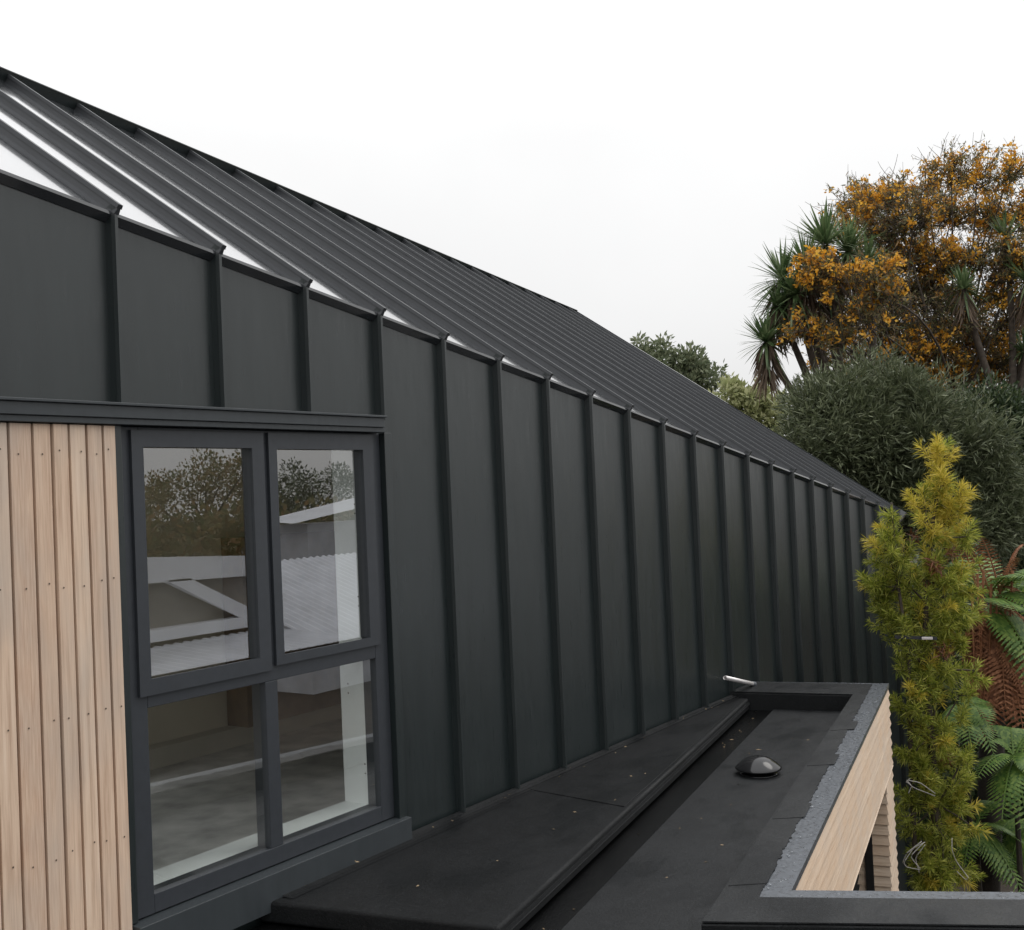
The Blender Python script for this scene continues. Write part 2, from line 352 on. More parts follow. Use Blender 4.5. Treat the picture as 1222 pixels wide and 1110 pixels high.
# cedar boards
tb = MB(); tb.box(-.05, -.030, -4.4, 2.39, -1.2, 1.743, 1)
edges = [2.384, 2.331, 2.268, 2.203, 2.143, 2.076, 1.995]
while edges[-1] > -1: edges.append(edges[-1]-random.choice([.062, .066, .07, .078]))
for i in range(len(edges)-1):
    y1, y0 = edges[i]-.0028, edges[i+1]+.0042; dx = random.uniform(-.004, .003); x1 = -.002+dx
    zc = [-1.2]+[]+[1.741]
    for k in range(len(zc)-1):
        za, zb = zc[k]+.0008, zc[k+1]-.0008
        tb.hexa([(-.028, y0, za), (x1, y0+.0015, za), (x1-.002, y1-.001, za), (-.028, y1, za), (-.028, y0, zb), (x1, y0+.0015, zb), (x1-.002, y1-.001, zb), (-.028, y1, zb)])
    if i < 12:
        for z in np.arange(-.15, 1.7, .42):
            zz = z+.12+random.uniform(-.012, .012); yy = (y0+y1)/2+random.uniform(-.01, .01)
            th = np.linspace(0, 2*math.pi, 8)[:-1]
            tb.add([(x1+.0012, yy+.0032*math.cos(t), zz+.0032*math.sin(t)) for t in th], [list(range(7))], 2)
tb.build('cedar_cladding', [M['cedar'], M['dark_gap'], M['nail']], house)
# window
win = MB()
XF = -.034                      # face of the main frame
def wb(y0, y1, z0, z1, xb=-.11, xf=XF): win.box(xb, xf, y0, y1, z0, z1)
wy0, wy1, wz0, wz1 = 2.415, 3.752, .085, 1.742
wb(wy0, 2.494, wz0, wz1); wb(3.670, wy1, wz0, wz1); wb(2.494, 3.670, 1.69, wz1); wb(2.494, 3.670, wz0, .150)
wb(2.494, 3.670, .779, .842); wb(3.034, 3.097, .150, .779); wb(3.03, 3.13, .842, 1.69)
wf = win.build('window', M['joinery'], house, bevel=.0025)
def sash(y0, y1, z0, z1, gy0, gy1, gz0, gz1):
    m = MB(); xf = XF+.014
    o_ = [(y0, z0), (y1, z0), (y1, z1), (y0, z1)]; g_ = [(gy0, gz0), (gy1, gz0), (gy1, gz1), (gy0, gz1)]
    V = [(x, y, z) for x in (XF+.001, xf) for rg in (o_, g_) for y, z in rg]
    m.add(V, [f for i in range(4) for j in [(i+1) % 4] for f in ([8+i, 8+j, 12+j, 12+i], [i, 8+i, 8+j, j][::-1], [4+i, 4+j, 12+j, 12+i][::-1])])
    for (a, b, c, d) in ((gy0-.01, gy0+.001, gz0, gz1), (gy1-.001, gy1+.01, gz0, gz1)): m.box(-.075, XF+.001, a, b, c, d)
    m.build('sash', M['joinery'], wf)
sash(2.455, 3.060, .822, 1.730, 2.503, 3.000, .877, 1.672)
sash(3.085, 3.692, .836, 1.733, 3.128, 3.628, .872, 1.670)
for (a, b, c, d) in ((2.495, 3.01, .867, 1.68), (3.12, 3.638, .862, 1.68), (2.485, 3.044, .14, .785), (3.09, 3.68, .14, .785)):
    MB().box(-.057, -.051, a, b, c, d).build('pane', M['glass'], wf)
sm = MB(); A0, A1 = 2.39, 3.798
sm.hexa([(-.12, A0, -.06), (.022, A0, -.06), (.022, A1, -.06), (-.12, A1, -.06), (-.12, A0, .105-.022), (.022, A0, .078), (.022, A1, .078), (-.12, A1, .083)])
sm.build('sill', M['flash_metal'], wf, bevel=.002)
jm = MB(); jm.box(-.06, -.004, 3.752, 3.80, .076, 1.744); jm.build('jamb_flashing', M['wall_metal'], wf, bevel=.002)
jm = MB(); jm.box(-.06, -.018, 2.386, 2.415, .083, 1.744); jm.build('jamb_flashing', M['wall_metal'], wf, bevel=.002)
rv = MB()
rv.box(-.245, -.075, 3.672, 3.70, .12, 1.74); rv.box(-.245, -.075, 2.45, 2.486, .12, 1.74); rv.box(-.245, -.075, 2.486, 3.672, .12, .148); rv.box(-.245, -.075, 2.486, 3.672, 1.70, 1.74)
for z in (.28, .32, .62, .66, 1.0, 1.04, 1.4, 1.44):
    th = np.linspace(0, 2*math.pi, 8)[:-1]; xx = -.12 if int(z*100) % 4 == 0 else -.2
    rv.add([(xx+.004*math.cos(t), 3.6705, z+.004*math.sin(t)) for t in th], [list(range(7))], 1)
rv.build('white_reveal', [M['white_board'], M['nail']], wf)
# room behind the window
rm = MB(); rm.box(-2.5, -.24, -.4, 7.3, -.2, -.08); rm.build('room_floor', M['room_floor'], house)
rw = MB(); rw.box(-2.6, -2.5, 4.25, 7.3, -.2, 3.0); rw.hexa([(-2.5, 7.3, -.2), (-.24, 7.3, -.2), (-.24, 7.4, -.2), (-2.5, 7.4, -.2), (-2.5, 7.3, 3.2), (-.24, 7.3, 1.7), (-.24, 7.4, 1.7), (-2.5, 7.4, 3.2)]); rw.box(-.252, -.2405, -.4, 2.45, -.08, 2.1); rw.box(-.252, -.2405, 3.71, 7.3, -.08, 1.6); rw.build('room_wall', M['room_wall'], house)
sk = MB(); sk.box(-2.5, -2.38, 2.4, 7.25, -.078, .04); sk.build('skirting_board', M['skirting'], house)
cb = thing('cabinet', 'brown timber cabinet with black-framed panel, seen through the window glass', 'cabinet', (-2.3, 5.6, .04))
m = MB(); m.box(-2.49, -2.30, 5.0, 7.0, .042, 1.25); m.build('body', M['brown_wood'], cb)
m = MB(); m.box(-2.30, -2.27, 5.95, 6.0, .1, .62); m.box(-2.30, -2.27, 6.75, 6.8, .1, .62); m.box(-2.30, -2.27, 6.0, 6.75, .1, .14); m.box(-2.30, -2.27, 6.0, 6.75, .58, .62); m.build('door_frame', M['black'], cb)
m = MB(); m.box(-2.30, -2.285, 6.0, 6.75, .14, .58); m.build('door_panel', M['room_wall'], cb)

# ------------------------------------------------------------------ flat roofed annex
annex = thing('flat_roofed_annex', 'flat black membrane roof with metal-capped parapet and pale cedar fascia', 'annex', (1.2, 6, GZ))
A, B, W = np.array([.854, 8.0]), np.array([1.69, 3.83]), np.array([-.03, 7.765])
dn = unit(np.array([.9, .43])); E = B+dn*5
I1, I2, Wi = np.array([1.546, 3.433]), np.array([.765, 7.512]), np.array([-.03, 7.335]); Ei = I1+dn*5.1
ring = [W, A, B, E, Ei, I1, I2, Wi]
m = MB(); m.prism(ring, -.30, .010); m.build('parapet', M['membrane_dark'], annex, bevel=.006)
# roof slab and its surfaces
m = MB(); m.prism([(-.02, -2), (7, -2), (7, 3.0), tuple(Ei+[.0, .1]), tuple(B+[-.05, -.1]), tuple(A+[-.08, -.12]), (-.02, 7.6)], -.54, -.106); m.build('roof_slab', M['wet_membrane'], annex)
fl = MB(); pa, pb = np.array([1.01, 3.416]), np.array([.243, 7.46]); dd = unit(pa-pb)
fl.prism([tuple(pb), tuple(pa), tuple(pa+dd*5), (6.8, -1.9), (6.8, 3.2), tuple(Ei+[0, .05]), tuple(I1+[.02, .03]), tuple(I2+[.02, .03])], -.105, -.097)
fl.build('roof_felt', M['membrane'], annex, bevel=.002)
# wedge-shaped ledge against the wall
wd = MB(); lipn, lipf = np.array([.921, 3.16]), np.array([.105, 7.335]); ln = unit(lipf-lipn)
wd.prism([(-.03, 2.955), tuple(lipn), tuple(lipf), (-.03, 7.335)], -.10, -.02)
led = wd.build('ledge', M['membrane_dark'], annex, bevel=.014)
fi = MB()
for k_ in range(4):     # concave felt fillet turned up the foot of the cladding
    u0, u1 = k_/4, (k_+1)/4; X = lambda u: -.02+.095*u; Z = lambda u: .016*(1-u)**2.4-.0185
    fi.add([(X(u0), 3.02, Z(u0)), (X(u1), 3.03, Z(u1)), (X(u1)-.02*u1, 7.34, Z(u1)), (X(u0), 7.34, Z(u0))], [[0, 1, 2, 3]])
fi.build('fillet', M['membrane_dark'], led, smooth=True)
# keep the lapped sheet inside the ledge: cut its outer edge along the lip
lp = MB(); lf = lipn+ln*((4.63-lipn[1])/ln[1]); lf2 = lipn+ln*((7.1-lipn[1])/ln[1])
lp.prism([(0.03, 4.70), (lf[0]-.025, 4.63), (lf2[0]-.025, 7.1), (.03, 7.1)], -.021, -.0165)
lp.build('lapped_felt', M['membrane_dark'], led, bevel=.002)
m = MB()                 # free edge of the felt turned down over the ledge
a, b = lipn+[.001, -.02], lipf+[.001, 0]
m.hexa([(a[0], a[1], -.062), (a[0]+.004, a[1], -.062), (b[0]+.004, b[1], -.056), (b[0], b[1], -.056), (a[0], a[1], -.045), (a[0]+.0035, a[1], -.045), (b[0]+.0035, b[1], -.045), (b[0], b[1], -.045)])
m.hexa([(a[0], a[1], -.066), (a[0]+.006, a[1], -.066), (b[0]+.006, b[1], -.060), (b[0], b[1], -.060), (a[0], a[1], -.062), (a[0]+.005, a[1], -.0625), (b[0]+.005, b[1], -.0565), (b[0], b[1], -.056)])
m.build('turned_edge', M['membrane'], led)
# parapet cap: metal edge flashing, felt lapped raggedly over it
nr = np.array([.981, .195])
def inset(p, q, s): return p+unit(q-p)*s
cap = MB(); cw = .105
fo = .012                       # drip edge outside the fascia
Ao, Bo, Wo, Eo = A+nr*fo+[0, .012], B+nr*fo+[0, .02], W+[0, .012], E+[-.0, .02]
capin = [(-.03, 7.765-cw*.55), A+[-cw*.98, -cw*.55], np.array([1.605, 3.690]), np.array([1.605, 3.690])+dn*5.1]
poly = [Wo, Ao, Bo, Eo, capin[3], capin[2], capin[1], capin[0]]
cap.prism([tuple(p) for p in poly], .0095, .0145)
for a, b in ((Wo, Ao), (Ao, Bo), (Bo, Eo)):
    d = unit(b-a); nn = np.array([-d[1], d[0]])*.0015
    cap.prism([tuple(a), tuple(b), tuple(b-nn*2), tuple(a-nn*2)], -.012, .0093)
cap.build('cap_flashing', M['cap_metal'], annex)
ms = MB()
def ragged(p, q, amp, step=.012):
    L = np.linalg.norm(q-p); n = int(L/step); d = (q-p)/L; nn = np.array([-d[1], d[0]]); o = []
    ph = rng.uniform(0, 6, 4)
    for i in range(n+1):
        s = i*L/n; f = amp*(.5*math.sin(s*38+ph[0])+.35*math.sin(s*91+ph[1])+.25*math.sin(s*17+ph[2]))+rng.normal()*amp*.35
        o.append(tuple(p+d*s+nn*f))
    return o
r_in_far = np.array([.775, 7.930]); r_in_near = np.array([1.630, 3.728])
edge = [(-.03, 7.745)]+[tuple(np.array([-.03, 7.745])+(np.array([.75, 7.945])-[-.03, 7.745])*t) for t in (.3, .6)]
edge += ragged(r_in_far, r_in_near+[-.012, .05], .0055)
edge += [tuple(r_in_near), tuple(r_in_near+dn*5.1)]
ms.prism(edge+[tuple(Ei+[0, .01]), tuple(I1+[.004, .004]), tuple(I2+[.004, .004]), tuple(Wi+[0, .004])], .0135, .0185)
mso = ms.build('parapet_felt', M['membrane'], annex)
# felt sheets lap across the parapet at intervals
rdv = unit(B-A)
for s in (.9, 1.75, 2.7, 3.55):
    c0 = I2+unit(I1-I2)*s+[.012, .0]; c1 = c0+nr*.125+rdv*-.03; 
    dj = MB(); dj.prism([tuple(c0), tuple(c1), tuple(c1+rdv*.22), tuple(c0+rdv*.25)], .018, .0212)
    dj.build('felt_lap', M['membrane'], mso, bevel=.0015)
# fascia boards
def boards(mb, foot, zt, zb, sides, pitch=.0675, lean=.012):
    """bevelled weatherboards: each course is a little prouder at its foot; sides lists (edge index)"""
    n = len(foot); foot = [np.array(p) for p in foot]; c = sum(foot)/n
    z = zt
    while z > zb+.01:
        z2 = max(z-pitch, zb)
        def grow(s):
            o = [p.copy() for p in foot]
            for i in sides:
                a, b = foot[i], foot[(i+1) % n]; d = unit(b-a); nn = np.array([d[1], -d[0]])
                if nn@((a+b)/2-c) < 0: nn = -nn
                o[i] += nn*s; o[(i+1) % n] += nn*s
            return [tuple(p) for p in o]
        mb.frustum(grow(lean), z2+.004, grow(.002), z, 0)
        z = z2
fs = MB(); ft = .03
foot = [A-nr*ft, A, B, B-nr*ft][::-1]
boards(fs, foot, -.001, -.56, [1, 2], .0675, .016)
fs.build('fascia', M['cedar_h'], annex)
nf = MB(); boards(nf, [tuple(B+[.02, -.03]), tuple(E), tuple(E+[.01, .03]), tuple(B+[.02, .0])], -.03, -.56, [2]); nf.build('courtyard_fascia', M['cedar_h'], annex)
pier = MB(); p0 = A-nr*.002; pl = unit(B-A)*.47
pf = [p0-nr*.19, p0, p0+pl, p0+pl-nr*.19][::-1]
boards(pier, pf, -.562, GZ, [0, 1, 2, 3], .0675, .015)
pr = pier.build('pier', M['cedar_h'], annex)
st = MB(); q0 = p0+pl-nr*.098; st.prism([tuple(q0), tuple(q0-nr*.05), tuple(q0-nr*.05+unit(B-A)*.03), tuple(q0+unit(B-A)*.03)], GZ, -.565); st.build('metal_strip', M['black'], pr)
# rain drops on the flashing and scraps on the felt
def blob(mb, c, r, h, seg=7):
    th = np.linspace(0, 2*math.pi, seg+1)[:-1]
    V = [(c[0]+r*math.cos(t), c[1]+r*math.sin(t), c[2]) for t in th]+[(c[0]+.7*r*math.cos(t), c[1]+.7*r*math.sin(t), c[2]+h*.75) for t in th]+[(c[0], c[1], c[2]+h)]
    mb.add(V, [[i, (i+1) % seg, seg+(i+1) % seg, seg+i] for i in range(seg)]+[[seg+i, seg+(i+1) % seg, 2*seg] for i in range(seg)])
dr = MB()
for i in range(120):
    s = rng.uniform(0, 1); t = rng.uniform(.0, .075); p = A+(B-A)*s-nr*t+nr*.008; blob(dr, (p[0], p[1], .0148 if t < .05 else .0187), rng.uniform(.002, .006)*(1 if rng.random() < .93 else 1.6), rng.uniform(.0015, .003))
for i in range(90):
    p = B+dn*rng.uniform(0, 3)+np.array([.43, -.9])*rng.uniform(-.012, .06); blob(dr, (p[0], p[1], .0148), rng.uniform(.002, .006), .002)
do = dr.build('rain_drop', M['drop'], annex, smooth=True); do['kind'] = 'stuff'
lt = MB()
for i in range(70):
    k = rng.random()
    if k < .35: p = (rng.uniform(.02, .1), rng.uniform(3.1, 7.2), -.010+.02); z = .004
    elif k < .6:
        s = rng.uniform(.72, 1) if rng.random() < .6 else rng.uniform(0, 1); q = lipn+(lipf-lipn)*s+np.array([.04+.07*rng.random(), 0]); p = (*q, 0); z = -.104
    else:
        y = rng.uniform(3.3, 7.3); p = (rng.uniform(.35, 1.2), y, 0); z = None
        xl = lipn[0]+(lipf[0]-lipn[0])*(y-lipn[1])/(lipf[1]-lipn[1])
        if p[0] < xl-.03: z = -.0155
        elif p[0] > xl+.16 and p[0] < xl+.55: z = -.0955
        else: continue
    r = rng.uniform(.003, .008); a = rng.uniform(0, 6.28); L = rng.uniform(1, 2.6)
    lt.add([(p[0]+r*L*math.cos(a), p[1]+r*L*math.sin(a), z), (p[0]-r*math.sin(a)*.6, p[1]+r*math.cos(a)*.6, z+.002), (p[0]-r*L*math.cos(a), p[1]-r*L*math.sin(a), z), (p[0]+r*math.sin(a)*.6, p[1]-r*math.cos(a)*.6, z)], [[0, 1, 2, 3]])
lo = lt.build('leaf_scraps', M['litter']); tag(lo, 'tiny pale leaf scraps and grit scattered over the flat roof', 'litter', kind='stuff')

# roof vent
vt = thing('roof_vent', 'glossy black domed vent cap on the flat roof felt', 'vent', (.815, 5.74, -.097))
def lathe(mb, c, prof, seg=40):
    th = np.linspace(0, 2*math.pi, seg+1)[:-1]; V = []; n = len(prof)
    for r, z in prof: V += [(c[0]+r*math.cos(t), c[1]+r*math.sin(t), c[2]+z) for t in th]
    mb.add(V, [[i*seg+k, i*seg+(k+1) % seg, (i+1)*seg+(k+1) % seg, (i+1)*seg+k] for i in range(n-1) for k in range(seg)])
c = (.815, 5.74, -.097)
m = MB(); lathe(m, c, [(.0, .024), (.112, .024), (.122, .027), (.1225, .031)]+[(.122*q_, .033+.060*(1-q_**2.3)) for q_ in np.linspace(1, .04, 16)]+[(.0005, .093)]); m.build('dome', M['plastic'], vt, smooth=True)
m = MB(); lathe(m, c, [(.10, .001), (.098, .006), (.075, .008), (.07, .024), (.0, .024)]); m.build('collar', M['plastic'], vt, smooth=True)
# pipe stub
pp = thing('overflow_pipe', 'short pale metal pipe stub poking up by the far roof corner', 'pipe', (.03, 7.62, .02))
m = MB(); a, b = np.array([.035, 7.60, .030]), np.array([.10, 6.97, .178]); dv = unit(b-a)
def hollow(mb, a, b, r, seg=16):
    t = unit(b-a); u = unit(np.cross(t, [0, 0, 1.])); v = np.cross(t, u); th = np.linspace(0, 2*math.pi, seg+1)[:-1]; V = []
    for c, rr in ((a, r), (b, r), (b, r*.8), (a, r*.8)): V += [c+(u*math.cos(x)+v*math.sin(x))*rr for x in th]
    mb.add(V, [[i*seg+k, i*seg+(k+1) % seg, (i+1)*seg+(k+1) % seg, (i+1)*seg+k] for i in range(3) for k in range(seg)])
hollow(m, a, b, .0145); m.build('pipe', M['silver'], pp, smooth=True)
m = MB(); hollow(m, a-dv*.03, a+dv*.03, .018); m.build('fitting', M['cap_metal'], pp, smooth=True)

# ------------------------------------------------------------------ plants
def clumps(mb, centres, radii, per, L, Wd, up=.35, mi=0, spread=1., jitter=.3):
    """leaf clumps: leaves spring outward from each centre"""
    for c, r in zip(centres, radii):
        n = int(per*rng.uniform(.7, 1.3)); D = rdir(n); D[:, 2] += up; D = unit(D)
        P = c+D*r*rng.uniform(.15, 1, (n, 1))**.7*spread
        D2 = unit(D+rdir(n)*jitter)
        m_ = mi if not isinstance(mi, tuple) else [mi[0] if rng.random() < mi[2] else mi[1] for _ in range(n)]
        mb.quads(leaf_quads(P, D2, L*rng.uniform(.6, 1.2, n), Wd*rng.uniform(.7, 1.2, n)), m_)
def ell(n, c, r, shell=.35, flat=None):
    D = rdir(n); k = rng.uniform(shell, 1, (n, 1))**(1/3.)
    return np.asarray(c)+D*np.asarray(r)*k
def curve(a, b, bend=0.15, n=7, sag=0):
    a, b = np.asarray(a, float), np.asarray(b, float); L = np.linalg.norm(b-a); off = rdir(1)[0]*L*bend; t = np.linspace(0, 1, n)[:, None]
    p = a*(1-t)+b*t+off*4*t*(1-t)*.5; p[:, 2] += sag*4*t[:, 0]*(1-t[:, 0]); return p
def px(dep): return dep/FPX

# --- young golden conifer beside the end of the wall
DC = 8.75
base = at(1118, 1180, DC+.1); base[2] = GZ
con = thing('conifer', 'young yellow-green conifer with golden tip growing beside the end of the dark wall', 'conifer', base)
lobes = [(1124, 545, 17), (1128, 572, 20), (1120, 600, 22), (1094, 598, 14), (1104, 608, 12), (1148, 592, 11), (1140, 612, 18), (1112, 628, 16), (1066, 638, 15), (1060, 658, 20),
         (1130, 640, 22), (1078, 662, 16), (1116, 668, 18), (1058, 690, 24), (1050, 718, 20), (1085, 700, 28), (1125, 690, 24), (1148, 680, 14), (1150, 705, 16), (1062, 740, 22),
         (1090, 738, 26), (1125, 728, 26), (1140, 738, 16), (1085, 762, 16), (1100, 790, 20), (1130, 800, 18), (1075, 800, 12), (1165, 800, 10), (1120, 825, 16), (1145, 830, 14), (1098, 845, 16),
         (1112, 880, 16), (1090, 900, 18), (1120, 905, 22), (1148, 905, 14), (1092, 920, 14), (1140, 935, 18), (1118, 955, 20), (1145, 965, 16), (1090, 985, 18), (1080, 975, 10), (1118, 985, 18), (1125, 1035, 26), (1105, 1045, 22), (1145, 1045, 16), (1115, 1075, 30),
 (1078, 845, 11), (1130, 865, 15), (1098, 870, 13), (1150, 860, 10), (1112, 765, 16), (1100, 815, 13), (1085, 825, 10), (1135, 770, 13), (1082, 948, 10), (1104, 960, 15), (1136, 1005, 15), (1098, 1015, 14), (1158, 985, 9), (1155, 640, 9), (1042, 700, 9), (1160, 735, 8), (1064, 618, 8), (1118, 535, 8), (1150, 770, 10), (1110, 930, 14)]
nb = MB(); tw = MB(); dead = MB()
stem = np.array([at(1122, 545, DC), at(1112, 640, DC+.03), at(1105, 720, DC+.02), at(1104, 800, DC+.05), at(1111, 880, DC+.05), at(1117, 960, DC+.08), base])
tw.tube(stem, [.006, .014, .02, .026, .031, .034, .045], 9)
stem2 = np.array([at(1064, 600, DC-.1), at(1072, 700, DC-.05), at(1084, 780, DC), at(1086, 880, DC+.05), at(1090, 980, DC+.1), base+[-.1, .02, 0]])
tw.tube(stem2, [.006, .012, .016, .02, .022, .03], 8)
def tuft(c, ax, n, L, mi):
    t = rng.uniform(-1, .8, (n, 1)); P = c+ax*t*.085; D = unit(ax*(.55+.5*np.clip(t, 0, 1))+rdir(n)*.8)
    Lr = L*rng.uniform(.65, 1.15, n)*(1-.25*np.abs(t[:, 0])); S_ = unit(np.cross(D, rdir(n))); W_ = .0075*rng.uniform(.7, 1.2, (n, 1)); tip = P+D*Lr[:, None]; tip[:, 2] -= .1*Lr
    mid = P+D*Lr[:, None]*.5
    nb.quads(np.stack([P-S_*W_*.3, mid+S_*W_*.5, tip, mid-S_*W_*.5], 1), mi)
for (x, y, r) in lobes:
    nt_ = max(3, int(r*r/37)); rr = r*px(DC)
    c0 = at(x, y, DC+rng.uniform(-.12, .12))
    k = np.argmin(np.abs(stem[:, 2]-c0[2]+.15)); src = stem[k]
    if x < 1080 and y < 800: src = stem2[np.argmin(np.abs(stem2[:, 2]-c0[2]+.12))]
    tw.tube(curve(src, c0, .1, 5), np.linspace(.011, .005, 5), 5)
    for i in range(nt_):
        c = c0+rdir(1)[0]*rr*rng.uniform(.25, 1.12)*np.array([1, 1.3, 1])
        ax = unit(unit(c-c0)*.7+np.array([0, 0, .55])+unit(c0-stem[k])*.4+rdir(1)[0]*.3)
        gold = np.clip((690-y)/130., 0, 1)*.9+.06
        tw.tube(np.array([c0, c]), [.004, .0025], 4)
        tuft(c, ax, int(90*rng.uniform(.6, 1.2)), .10*rng.uniform(.8, 1.15), 1 if rng.random() < gold else 0)
for (x, y) in ((1112, 672), (1118, 680), (1105, 690), (1090, 640), (1140, 770), (1128, 780), (1095, 820), (1122, 775), (1135, 660), (1130, 905)):
    c = at(x, y, DC-.12+rng.uniform(-.1, .2)); n = 40; D = unit(rdir(n)+np.array([0, 0, -.3])); dead.quads(leaf_quads(c+rdir(n)*.03, D, .09*rng.uniform(.5, 1.1, n), .008))
tw.build('trunk', M['bark'], con, smooth=True); nb.build('foliage', [M['needle'], M['needle_gold']], con); dead.build('dead_foliage', M['needle_dead'], con)
# ties
tt = thing('tree_tie', 'black strap tying the conifer stem, with a pale buckle', 'tree tie', at(1095, 762, DC-.15))
m = MB(); a, b = at(1068, 762, DC-.17), at(1118, 764, DC-.18); u_ = np.array([0, 0, .024]); m.hexa([a, b, b+[.0, .012, 0], a+[.0, .012, 0], a+u_, b+u_, b+u_+[0, .012, 0], a+u_+[0, .012, 0]]); m.build('strap', M['strap'], tt)
m = MB(); a, b = at(1100, 763.5, DC-.20), at(1113, 763.5, DC-.20); u_ = np.array([0, 0, .02]); m.hexa([a, b, b+[.0, .012, 0], a+[.0, .012, 0], a+u_, b+u_, b+u_+[0, .012, 0], a+u_+[0, .012, 0]]); m.build('buckle', M['silver'], tt, bevel=.002)
def wire(lab, paths, dep, r=.0035):
    t = thing('garden_wire', lab, 'wire', at(*paths[0][0], dep)); m = MB()
    for p in paths: 
        q = np.array([at(x, y, dep+rng.uniform(-.02, .02)) for x, y in p]); tq = np.linspace(0, len(q)-1, len(q)*5)
        qq = np.stack([np.interp(tq, range(len(q)), q[:, k]) for k in range(3)], 1)
        for _ in range(2): qq[1:-1] = (qq[:-2]+qq[2:]+2*qq[1:-1])/4
        m.tube(qq, r, 5)
    m.build('strand', M['wire'], t, smooth=True)
wire('short double wire tie with knotted end low on the conifer', [[(1082, 931), (1098, 934), (1116, 947)], [(1082, 933), (1090, 940), (1116, 950)], [(1082, 931), (1088, 938), (1084, 947)], [(1081, 934), (1086, 929)]], DC-.3)
wire('bundle of looped pale wire beside the wall at the conifer foot', [[(1104, 1005), (1090, 1012), (1078, 1030), (1082, 1035), (1098, 1038)], [(1102, 1006), (1086, 1022), (1098, 1037)], [(1104, 1008), (1092, 1024), (1097, 1042)], [(1100, 1004), (1082, 1018), (1077, 1030)]], DC-.35)
wire('single long wire dangling right of the conifer stem', [[(1136, 1000), (1136, 1015), (1141, 1028), (1150, 1040), (1156, 1048), (1152, 1050), (1142, 1040)]], DC-.35)

# --- ferns
def frond(mb, base, tip, droop, wid, n=26, mi=0, upv=(0, 0, 1)):
    a, b = np.asarray(base, float), np.asarray(tip, float); t = np.linspace(0, 1, n)[:, None]
    p = a*(1-t)+b*t; p[:, 2] += droop*4*t[:, 0]*(1-t[:, 0])
    mb.tube(p[::3], np.linspace(.012, .003, len(p[::3])), 4, mi)
    T = unit(np.gradient(p, axis=0)); Sd = unit(np.cross(T, np.array(upv)+rng.normal(size=3)*.15)); Nn = np.cross(Sd, T)
    for i in range(2, n):
        f = i/(n-1); L = wid*math.sin(min(1, f*1.9+.18)*math.pi/2)*(1-f**3.2)**.8+.01
        for s in (-1, 1):
            d = unit(Sd[i]*s+T[i]*.45-Nn[i]*.12); q0 = p[i]; k = max(5, int(L/.016)); u = np.linspace(.04, 1, k)
            c = q0+d*(u[:, None]*L); c[:, 2] -= .12*L*u**2
            e = unit(np.cross(d, Nn[i])); hw = (.5*np.sin(np.clip(u*7, 0, 1.57))*(1-u**2.2)+.04)[:, None]*min(.046, .17*L)
            zig = (1+.28*(-1)**np.arange(k))[:, None]; a_, b_ = c-e*hw*zig, c+e*hw*zig
            mb.quads(np.stack([a_[:-1], b_[:-1], b_[1:], a_[1:]], 1), mi)
DF = 10.2
fb = at(1178, 1200, DF); fb[2] = GZ
tf = thing('tree_fern', 'tree fern with rusty skirt of dead fronds and green fronds, right of the conifer', 'tree fern', fb)
m = MB(); crown = at(1190, 715, DF); m.tube(np.array([fb, at(1182, 950, DF), at(1186, 820, DF), crown]), [.13, .11, .10, .08], 10); 
k = rng; 
m.build('trunk', M['bark_dark'], tf, smooth=True)
for i in range(34):
    dm = MB()
    a = rng.uniform(0, 6.28); ln_ = rng.uniform(.55, 1.25); b0 = crown+np.array([.07*math.cos(a), .07*math.sin(a), rng.uniform(-.15, .0)])
    sp = rng.uniform(.12, .34); tp = b0+np.array([sp*math.cos(a), sp*math.sin(a), -ln_]); frond(dm, b0, tp, rng.uniform(.02, .14), rng.uniform(.16, .26), 30); dm.build('dead_frond', M['fern_dead'], tf)
for (x0, y0, x1, y1) in ((1185, 720, 1150, 640), (1195, 715, 1170, 640), (1190, 720, 1215, 665), (1190, 700, 1240, 730), (1165, 700, 1140, 640), (1200, 690, 1222, 650)):
    dm = MB(); frond(dm, at(x0, y0, DF-.1), at(x1, y1, DF-.25), .08, .10, 20); dm.build('dead_frond', M['fern_dead'], tf)
for i in range(7):  # rusty stalks hanging along the trunk
    x = 1158+i*8+rng.uniform(-3, 3); dm = MB(); frond(dm, at(x, 690+rng.uniform(-10, 25), DF-.2), at(x+rng.uniform(-14, 6), 840+rng.uniform(-20, 50), DF-.2), .04, .07, 22); dm.build('dead_frond', M['fern_dead'], tf)
def frondpart(x0, y0, x1, y1, droop, wid, d0=DF, d1=DF-.6, parent=tf, mat='fern', n=22):
    q = MB(); frond(q, at(x0, y0, d0), at(x1, y1, d1), droop, wid, n); q.build('frond', M[mat], parent)
for a in ((1180, 718, 1236, 800, .10, .25), (1185, 715, 1262, 740, .14, .26), (1180, 712, 1225, 690, .10, .18), (1190, 712, 1260, 690, .12, .24), (1188, 715, 1250, 850, .12, .22), (1185, 716, 1215, 730, .05, .2, DF, DF-.9)): frondpart(*a)
for i in range(4):
    a = rng.uniform(.6, 2.5); q = MB(); frond(q, crown, crown+np.array([1.3*math.cos(a)*.8, 1.2*math.sin(a), rng.uniform(-.5, .1)]), .3, .25); q.build('frond', M['fern'], tf)
def fern(lab, bx, by, dep, fr):
    b = at(bx, by, dep); t = thing('fern', lab, 'fern', b, 'ferns under the tree fern')
    m = MB(); m.tube(np.array([b-[0, 0, 1.2], b]), [.028, .018], 7); m.build('stem', M['bark_dark'], t)
    for (x, y, dd_, dr_, wd_) in fr: frondpart(bx, by, x, y, dr_, wd_, dep, dep+dd_, t, 'fern', 20)
